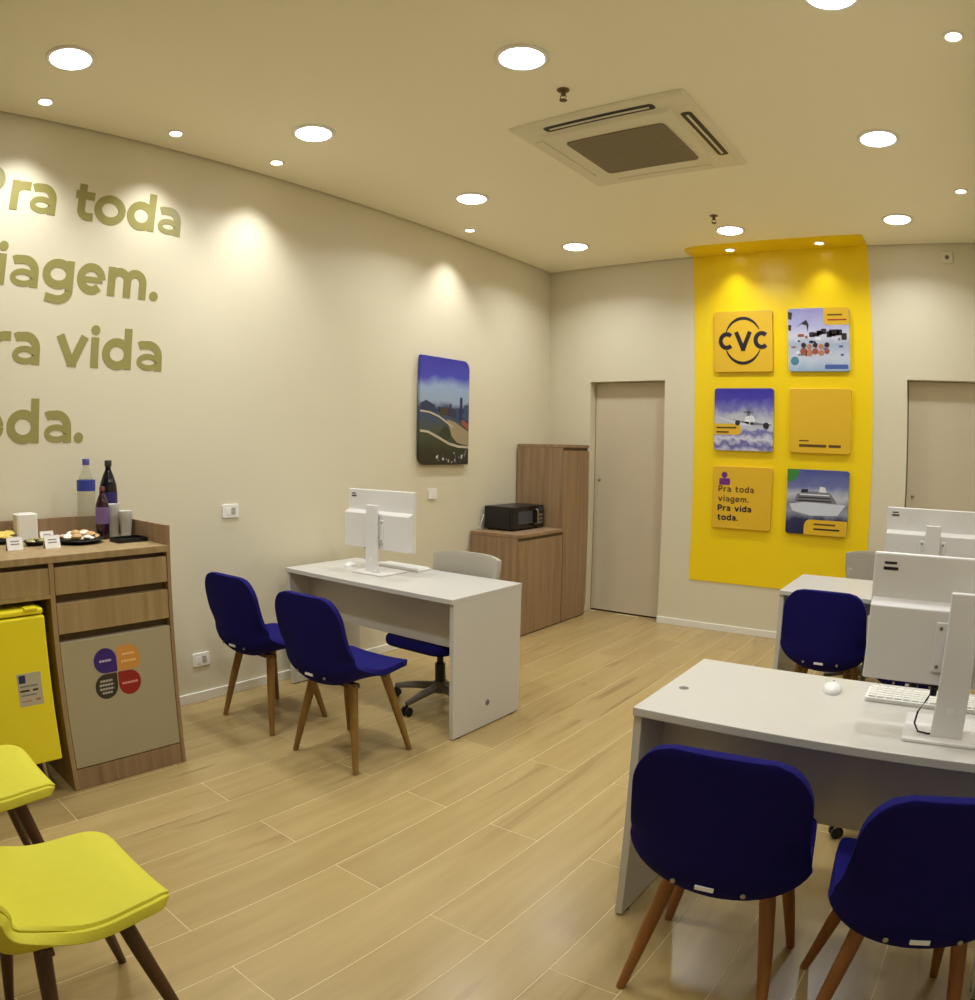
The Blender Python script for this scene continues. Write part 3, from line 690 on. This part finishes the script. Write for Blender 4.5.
def card(x, y, w, h, label, rz=0.0):
    t = thing('table_card', label, 'card', (x, y, CZ), rz, group='folded white cards on the counter')
    MB().add([(0.02, -w / 2, 0), (0.02, w / 2, 0), (0, w / 2, h), (0, -w / 2, h), (.0185, -w / 2, 0), (.0185, w / 2, 0), (-.0012, w / 2, h), (-.0012, -w / 2, h)], [(0, 1, 2, 3), (4, 7, 6, 5), (0, 4, 5, 1), (3, 2, 6, 7), (0, 3, 7, 4), (1, 5, 6, 2)]).build('front_flap', paper, t)
    MB().add([(-.02, -w / 2, 0), (-.02, w / 2, 0), (0, w / 2, h), (0, -w / 2, h), (-.0185, -w / 2, 0), (-.0185, w / 2, 0), (.0012, w / 2, h), (.0012, -w / 2, h)], [(0, 1, 2, 3), (4, 7, 6, 5), (0, 4, 5, 1), (3, 2, 6, 7), (0, 3, 7, 4), (1, 5, 6, 2)]).build('back_flap', paper, t)
    for i in range(2):
        z = h * (.4 + .22 * i); MB().add([(0.0205 - .02 * z / h + .0006, s_ * w * .28, z + d) for s_ in (-1, 1) for d in (0, h * .08)], [(0, 1, 3, 2)]).build('print_line', plain('card_ink', (150, 140, 170), .5), t)
card(.42, .875, .075, .055, 'white card standing nearest the picture edge on the counter')
card(.46, 1.045, .075, .055, 'white card standing between the small dish and biscuit plate')
card(.20, 1.105, .07, .045, 'white card lying behind the small dish, next to the napkin box')

# ------------------------------------------------------------------ shell chairs
def shell_grid(nu=21, nv=46):
    """scooped seat-and-back shell; returns the middle surface and its inward normals"""
    prof = [(.225, .420), (.215, .437), (.185, .447), (.12, .447), (.03, .437), (-.07, .423), (-.145, .413), (-.198, .418), (-.232, .448), (-.246, .50), (-.254, .57), (-.262, .65), (-.270, .73), (-.278, .80), (-.281, .832)]
    def at(s):
        x = s * (len(prof) - 1); i = min(int(x), len(prof) - 2); f = x - i
        p = [Vector(prof[max(0, min(len(prof) - 1, i + k))]) for k in (-1, 0, 1, 2)]
        return .5 * ((2 * p[1]) + (-p[0] + p[2]) * f + (2 * p[0] - 5 * p[1] + 4 * p[2] - p[3]) * f * f + (-p[0] + 3 * p[1] - 3 * p[2] + p[3]) * f ** 3)
    fine = [at(j / 400) for j in range(401)]
    ln = [0]
    for a, b in zip(fine, fine[1:]): ln.append(ln[-1] + (b - a).length)
    L = ln[-1]
    def by_len(q):
        k = max(i for i in range(401) if ln[i] <= q + 1e-9); k = min(k, 399)
        f = (q - ln[k]) / max(1e-9, ln[k + 1] - ln[k]); return fine[k].lerp(fine[k + 1], min(1, f))
    G_ = []
    for j in range(nv):
        e = j / (nv - 1); q = L * (.55 * e + .45 * (1 - math.cos(PI * e)) / 2)
        t = q / L; P = by_len(q)
        w = .196 + .028 * math.sin(PI * min(.5, t * 1.1)) if t < .5 else .224 - .014 * ((t - .5) / .5) ** 1.5
        for ee, rad, amt in ((q, .080, .75), (L - q, .115, .80)):
            if ee < rad: w -= rad * amt * (1 - math.sqrt(max(0, 1 - (1 - ee / rad) ** 2)))
        back = max(0.0, min(1.0, (t - .42) / .22)); back = back * back * (3 - 2 * back); seat = 1 - back
        hip = math.exp(-((t - .50) / .17) ** 2)
        row = []
        for i in range(nu):
            u = -1 + 2 * i / (nu - 1)
            k = 1.40; sx = math.sin(u * k) / math.sin(k); lift = (1 - math.cos(u * k)) / (1 - math.cos(k))
            c = abs(u) ** 2.2
            x = w * ((1 - hip) * u + hip * sx)
            row.append(Vector((x, P[0] + c * .040 * back * (1 - .9 * max(0, (t - .62) / .38)) + lift * .03 * hip * back, P[1] + .008 * seat * c * (1 - hip) + lift * .105 * hip)))
        G_.append(row)
    vs = [p for r in G_ for p in r]; fs = []; ns = []
    for j in range(nv):
        for i in range(nu):
            du = G_[j][min(i + 1, nu - 1)] - G_[j][max(i - 1, 0)]; dv = G_[min(j + 1, nv - 1)][i] - G_[max(j - 1, 0)][i]
            ns.append(dv.cross(du).normalized())
    if ns[(nv // 5) * nu + nu // 2].z < 0: ns = [-n for n in ns]
    for j in range(nv - 1):
        for i in range(nu - 1): fs.append((j * nu + i, j * nu + i + 1, (j + 1) * nu + i + 1, (j + 1) * nu + i))
    return vs, fs, ns
SV, SF, SN = shell_grid()
def make_chair(name, label, shell_m, leg_m, loc, rz, group, pad=None, tag_on=True):
    t = thing(name, label, 'chair', loc, rz, group)
    o = MB().add(SV, SF).build('seat_shell', shell_m, t, smooth=True)
    sd = o.modifiers.new('thickness', 'SOLIDIFY'); sd.thickness = .030; sd.offset = 0
    bv = o.modifiers.new('round', 'BEVEL'); bv.width = .009; bv.segments = 3; bv.limit_method = 'ANGLE'; bv.angle_limit = math.radians(50)
    if pad:
        pv = [(v.x * .945, v.y * .985 + .002, v.z) for v in SV]
        pv = [(x + n.x * .0165, y + n.y * .0165, z + n.z * .0165) for (x, y, z), n in zip(pv, SN)]
        pf = SF
        p = MB().add(pv, pf).build('seat_pad', pad, t, smooth=True)
        sd = p.modifiers.new('thickness', 'SOLIDIFY'); sd.thickness = .014; sd.offset = 0
        bv = p.modifiers.new('round', 'BEVEL'); bv.width = .006; bv.segments = 3; bv.limit_method = 'ANGLE'; bv.angle_limit = math.radians(50)
    fr_ = MB(); fr_.box(-.15, .15, -.125, -.085, .385, .408).box(-.15, .15, .085, .125, .395, .422).box(-.02, .02, -.10, .10, .388, .405)
    fr_.build('under_frame', MT['legsdark'], t, .004)
    for sx in (-1, 1):
        for sy in (-1, 1):
            MB().tube([(sx * .128, sy * .108, .405), (sx * .168, sy * .15, .21), (sx * .207, sy * .193, 0.0)], [.023, .020, .0135], 12).build('leg', leg_m, t, smooth=True)
    if tag_on:
        MB().box(-.032, .016, -.258, -.247, .452, .463).build('care_tag', MT['white'], t)
        for sx in (-1, 1): MB().lathe([(.007, 0), (.007, -.004), (.002, -.006)], (sx * .09, -.250, .458), 10, 'y').build('rivet', MT['chrome'], t)
    return t
G_N = 'navy visitor chairs at the desks'
ch0 = make_chair('visitor_chair', 'navy shell chair against the lettered wall, in front of the side desk', MT['navy'], MT['legs'], (.488, 2.24, 0), math.radians(3), G_N)
dup(ch0, (1.130, 2.235, 0), math.radians(3), 'navy shell chair nearer the aisle, in front of the side desk')
r1 = make_chair('visitor_chair', 'navy shell chair in the foreground beside the white desk end panel', MT['navy'], MT['legsred'], (3.168, 1.712, 0), math.radians(4), G_N)
dup(r1, (3.674, 1.685, 0), math.radians(12), 'navy shell chair at the lower corner, before the monitor desk')
dup(ch0, (3.015, 3.83, 0), 0.0, 'navy shell chair in front of the rear desk by the yellow panel')
dup(ch0, (3.51, 3.66, 0), 0.0, 'navy shell chair mostly hidden behind the front monitor')
G_Y = 'yellow waiting chairs'
y1 = make_chair('waiting_chair', 'large yellow shell chair in the lower corner of the photo', MT['yfabric'], MT['legsdark'], (2.072, .392, 0), 0.0, G_Y, pad=MT['yfabric'], tag_on=False)
dup(y1, (1.355, .378, 0), 0.0, 'yellow shell chair in front of the yellow fridge')

# ------------------------------------------------------------------ desks
def desk(label, x0, x1, y0, y1, hgt=.75, modz=.40, mody=.24, grom=None, side='r'):
    t = thing('desk', label, 'desk', (x0, y0, 0), group='white office desks')
    w, d = x1 - x0, y1 - y0
    MB().box(0, w, 0, d, hgt - .026, hgt).build('desktop', MT['desk'], t, .0025)
    for a in (0.0, w - .026):
        p = MB().box(a, a + .026, .012, d - .004, .006, hgt - .026).build('side_panel', MT['desk'], t, .002)
        for q in (.06, d - .07): MB().lathe([(.016, 0), (.016, .004), (.008, .005), (.008, .008)], (a + .013, q, 0), 12).build('levelling_foot', MT['black'], p)
    MB().box(.026, w - .026, mody, mody + .018, modz, hgt - .026).build('modesty_panel', MT['desk'], t, .002)
    if grom:
        if grom[0] == 'top': MB().lathe([(.016, 0), (.016, .0006), (.011, .0008), (.008, .0004)], (grom[1] - x0, grom[2] - y0, hgt), 18).build('cable_grommet', MT['greyplastic'], t)
        else: MB().lathe([(.017, 0), (.015, .003), (.008, .004)], (w, grom[1] - y0, grom[2]), 18, 'x').build('cable_grommet', MT['greyplastic'], t)
    return t
desk('white desk standing against the lettered wall behind two navy chairs', .098, 1.42, 2.65, 3.25, .745, .44, .17, ('side', 2.95, .135))
desk('white desk in the foreground with two navy chairs pushed in', 2.783, 3.99, 1.812, 2.408, .75, .41, .19, ('top', 2.845, 2.055))
desk('white rear desk standing before the yellow panel', 2.690, 3.99, 3.90, 4.53, .75, .42, .32)

# ------------------------------------------------------------------ monitors, keyboards, mice
def monitor(label, x, y, z, w=.54, dark_tag=True):
    """seen from behind: y grows towards the screen side"""
    t = thing('monitor', label, 'monitor', (x, y, z), group='white desktop monitors')
    MB().prism(rrect(-.125, .125, -.10, .125, .012), 0, .010, 'xy').build('base_plate', MT['monitor'], t, .003)
    col = MB().prism([(-.046, 0.008), (.046, .008), (.042, .40), (-.042, .40)], -.062, -.040, 'xz').build('column', MT['monitor'], t, .004)
    MB().lathe([(.011, 0), (.011, -.0012), (.004, -.0014)], (0, -.062, .085), 16, 'y').build('cable_hole', MT['white'], col)
    hw = w / 2
    pan = MB().box(-hw, hw, .012, .034, .135, .482).build('panel', MT['monitor'], t, .005)
    MB().box(-hw + .012, hw - .012, .0335, .0348, .150, .470).build('screen', MT['screen'], pan)
    b = MB()
    pr = [(-.028, .142), (-.028, .345), (.013, .362), (.013, .142)]
    vs = [(-hw + .004, a, c) for a, c in pr] + [(hw - .004, a, c) for a, c in pr]
    b.add(vs, [(0, 1, 2, 3), (4, 7, 6, 5), (0, 4, 5, 1), (1, 5, 6, 2), (2, 6, 7, 3), (3, 7, 4, 0)]).build('rear_housing', MT['monitor'], t, .004)
    ve = MB().box(-.075, .075, -.034, -.026, .18, .315).build('vesa_plate', MT['monitor'], t, .003)
    for sx in (-.06, .06):
        for zz in (.195, .30): MB().lathe([(.005, 0), (.005, -.002), (.002, -.003)], (sx, -.034, zz), 10, 'y').build('screw', MT['greyplastic'], ve)
    MB().box(-.02, .02, -.045, -.026, .21, .29).build('mount_arm', MT['monitor'], t)
    if dark_tag:
        MB().box(-hw + .03, -hw + .065, .0105, .0125, .452, .458).build('brand_mark', MT['ink'], pan); MB().box(-hw + .028, -hw + .07, .0105, .0125, .436, .444).build('brand_mark', MT['ink'], pan)
    MB().box(-.10, -.03, -.020, .008, .136, .144).build('port_strip', MT['black'], t)
    return t
monitor('white monitor seen from behind on the desk by the lettered wall', .612, 2.945, .745)
m2 = monitor('white monitor seen from behind on the foreground desk', 3.672, 2.005, .75)
monitor('white monitor seen from behind on the rear desk', 3.520, 4.05, .75)
cbm = MT['black']
t = thing('monitor_cable', 'thin dark cable hanging below the foreground monitor', 'cable', (3.56, 1.985, .75))
MB().tube([(.055, -.0, .134), (.04, -.006, .10), (.02, -.012, .065), (.016, -.02, .035), (.03, -.032, .016), (.06, -.036, .0145), (.085, -.03, .018)], .003, 8).build('cord', cbm, t, smooth=True)
MB().box(.045, .065, -.01, .01, .112, .136).build('plug', cbm, t, .003)

def keyboard(label, x, y, z, w=.43, rz=0):
    t = thing('keyboard', label, 'keyboard', (x, y, z), rz, group='white keyboards')
    MB().prism(rrect(-w / 2, w / 2, -.062, .062, .008), 0, .014, 'xy').build('case', MT['white'], t, .003)
    nk = 15
    km = MB().box(-.0115, .0115, -.0085, .0085, 0, .005).mesh('key', MT['outlet'])
    for r_ in range(5):
        for i in range(nk):
            o = bpy.data.objects.new('key', km); COL.objects.link(o); o.parent = t; o.location = (-w / 2 + .022 + i * (w - .044) / (nk - 1), -.046 + r_ * .023, .0138)
def mouse(label, x, y, z, rz=0):
    t = thing('computer_mouse', label, 'mouse', (x, y, z), rz, group='white computer mice')
    vs = []; fs = []; n = 16; L_ = [(0, 1.0), (.008, 1.02), (.015, .93), (.021, .72), (.025, .40), (.0265, .1)]
    for zz, k in L_:
        for i in range(n):
            a = 2 * PI * i / n; vs.append((.031 * k * math.cos(a), .053 * k * math.sin(a) - (.004 if zz > .02 else 0), zz))
    for j in range(len(L_) - 1):
        for i in range(n): q = (i + 1) % n; fs.append((j * n + i, j * n + q, (j + 1) * n + q, (j + 1) * n + i))
    fs.append(tuple(range(n))[::-1]); fs.append(tuple((len(L_) - 1) * n + i for i in range(n)))
    MB().add(vs, fs).build('shell', MT['white'], t, smooth=True)
    MB().box(-.003, .003, .018, .036, .018, .0245).build('scroll_wheel', MT['greyplastic'], t, .002)
keyboard('white keyboard behind the monitor on the foreground desk', 3.62, 2.265, .75, .44)
mouse('white mouse on the foreground desk', 3.285, 2.262, .75, .1)
keyboard('white keyboard behind the monitor on the desk by the lettered wall', .60, 3.165, .745, .36)
mouse('white mouse at the keyboard end on the desk by the lettered wall', .33, 2.98, .745, .3)

# ------------------------------------------------------------------ office chairs
def office_chair(label, loc, rz, make=True):
    t = thing('office_chair', label, 'office chair', loc, rz, 'grey-backed swivel chairs')
    # seat faces local +y
    MB().prism(rrect(-.235, .235, -.22, .265, .10, 8), .372, .430, 'xy').build('seat', MT['navy'], t, .022, seg=4)
    MB().prism(rrect(-.12, .12, -.12, .12, .03), .345, .374, 'xy').build('seat_plate', MT['black'], t, .004)
    # backrest: gently curved grey panel
    vs = []; nu, nv = 15, 10
    for j in range(nv):
        v = j / (nv - 1); z = .61 + .255 * v
        w = .245 - .03 * (1 - v) ** 2
        for i in range(nu):
            u = -1 + 2 * i / (nu - 1); e = 1.0
            vs.append((u * w, -.255 + .06 * u * u - .03 * v, z - .012 * abs(u) ** 4 * (1 if v > .5 else -1) * 1.5))
    fs = [(j * nu + i, j * nu + i + 1, (j + 1) * nu + i + 1, (j + 1) * nu + i) for j in range(nv - 1) for i in range(nu - 1)]
    o = MB().add(vs, fs).build('backrest', MT['greymesh'], t, smooth=True)
    s_ = o.modifiers.new('thickness', 'SOLIDIFY'); s_.thickness = .026; s_.offset = 0
    b_ = o.modifiers.new('round', 'BEVEL'); b_.width = .008; b_.segments = 3; b_.limit_method = 'ANGLE'; b_.angle_limit = math.radians(50)
    MB().tube([(0, -.06, .355), (0, -.20, .355), (0, -.275, .40), (0, -.295, .54), (0, -.29, .68)], [.024, .024, .024, .022, .016], 10).build('back_spine', MT['black'], t, smooth=True)
    MB().tube([(0, 0, .10), (0, 0, .25)], .030, 16).tube([(0, 0, .24), (0, 0, .35)], .019, 16).build('gas_column', MT['black'], t)
    MB().tube([(.06, .02, .355), (.20, .03, .36)], .006, 8).build('height_lever', MT['black'], t)
    MB().lathe([(.045, .075), (.055, .09), (.05, .125), (.035, .14)], n=18).build('hub', MT['greyplastic'], t, smooth=True)
    for k in range(5):
        a = math.radians(18 + 72 * k); c, s2 = math.cos(a), math.sin(a)
        arm = MB().tube([(.03 * c, .03 * s2, .108), (.16 * c, .16 * s2, .095), (.285 * c, .285 * s2, .072)], [.026, .022, .015], 10).build('base_arm', MT['greyplastic'], t, smooth=True)
        cm = MB()
        for off in (-.014, .014):
            px, py = .285 * c - s2 * off, .285 * s2 + c * off
            vv = []; n = 14
            for d in (-.007, .007):
                for i in range(n):
                    q = 2 * PI * i / n; vv.append((px - s2 * d + c * .027 * math.cos(q), py + c * d + s2 * .027 * math.cos(q), .0275 + .027 * math.sin(q)))
            cm.add(vv, [tuple(range(n))[::-1], tuple(range(n, 2 * n))] + [(i, (i + 1) % n, n + (i + 1) % n, n + i) for i in range(n)])
        cm.tube([(.285 * c, .285 * s2, .03), (.285 * c, .285 * s2, .07)], .008, 8)
        cm.build('caster', MT['black'], arm)
    return t
oc = office_chair('swivel chair with navy seat tucked under the desk by the lettered wall', (1.0, 3.055, 0), PI)
dup(oc, (3.585, 2.83, 0), PI + .2, 'swivel chair behind the foreground desk, hidden by its monitor')
dup(oc, (3.14, 4.78, 0), PI, 'swivel chair with pale back behind the rear desk by the yellow panel')

# ------------------------------------------------------------------ corner cabinets and microwave
def cab(name, label, y0, y1, hgt, nd):
    t = thing(name, label, 'cabinet', (0.016, y0, 0), group='brown cabinets in the corner')
    w = y1 - y0; dx = .484
    MB().box(0, dx - .022, 0, w, .0, hgt - .028).build('carcass', MT['oakdark'], t, .0015)
    MB().box(0, dx, 0, w, hgt - .026, hgt).build('top', MT['oakdark'], t, .002)
    MB().box(0, dx - .03, .01, w - .01, hgt - .028, hgt - .026).build('shadow_strip', MT['recess'], t)
    dw = w / nd
    for i in range(nd):
        MB().box(dx - .020, dx, i * dw + .0015, (i + 1) * dw - .0015, .012, hgt - .052).build('door', MT['oakdark'], t, .0015)
    MB().box(dx - .021, dx - .012, .004, w - .004, hgt - .052, hgt - .026).build('finger_groove', MT['recess'], t)
    return t
cab('low_cabinet', 'low brown cabinet with the black microwave on top', 4.575, 5.215, .815, 1)
cab('tall_cabinet', 'tall brown cabinet in the corner beside the door', 5.222, 5.635, 1.525, 1)
mw = thing('microwave', 'small black microwave on the low brown cabinet', 'microwave', (.030, 4.735, .815))
MB().box(0, .26, 0, .465, .010, .195).build('body', MT['black'], mw, .006)
md = MB().box(.259, .285, 0.004, .36, .012, .193).build('door', MT['blackgloss'], mw, .004)
MB().box(.2845, .2865, .08, .29, .05, .155).build('window', MT['greyglass'], md, .001)
MB().tube([(.285, .342, .04), (.305, .342, .05), (.305, .342, .155), (.285, .342, .165)], .006, 8).build('handle', MT['chrome'], md)
cp_ = MB().box(.259, .285, .362, .463, .012, .193).build('control_panel', MT['black'], mw, .004)
MB().box(.2845, .286, .378, .448, .145, .18).build('display', MT['greyglass'], cp_)
for i in range(3): MB().box(.2845, .2865, .383, .443, .04 + i * .032, .06 + i * .032).build('button', MT['greyplastic'], cp_)
for x, y in ((.03, .03), (.23, .03), (.03, .43), (.23, .43)): MB().lathe([(.012, 0), (.012, .011)], (x, y, 0), 10).build('foot', MT['black'], mw)
t = thing('power_cable', 'pale cable behind the microwave on the low cabinet', 'cable', (.03, 4.73, .815)); MB().tube([(0.0, .03, .11), (-.008, .005, .12), (.02, -.03, .115), (.01, -.05, .06), (-.005, -.045, .01), (0, -.03, .004)], .004, 8).build('cord', MT['outlet'], t, smooth=True)

# black extension block on the floor under the side desk
t = thing('power_strip', 'black power strip on the floor under the side desk', 'power strip', (.20, 2.95, 0))
MB().prism(rrect(-.03, .03, -.12, .12, .01), 0, .032, 'xy').build('housing', MT['black'], t, .004)
for i in range(3): MB().lathe([(.016, .032), (.016, .0345), (.012, .033)], (0, -.07 + i * .06, 0), 14).build('socket', MT['greyplastic'], t)
MB().tube([(0, .12, .015), (.0, .20, .006), (-.03, .26, .006), (-.07, .28, .006)], .005, 8).build('cord', MT['black'], t, smooth=True)
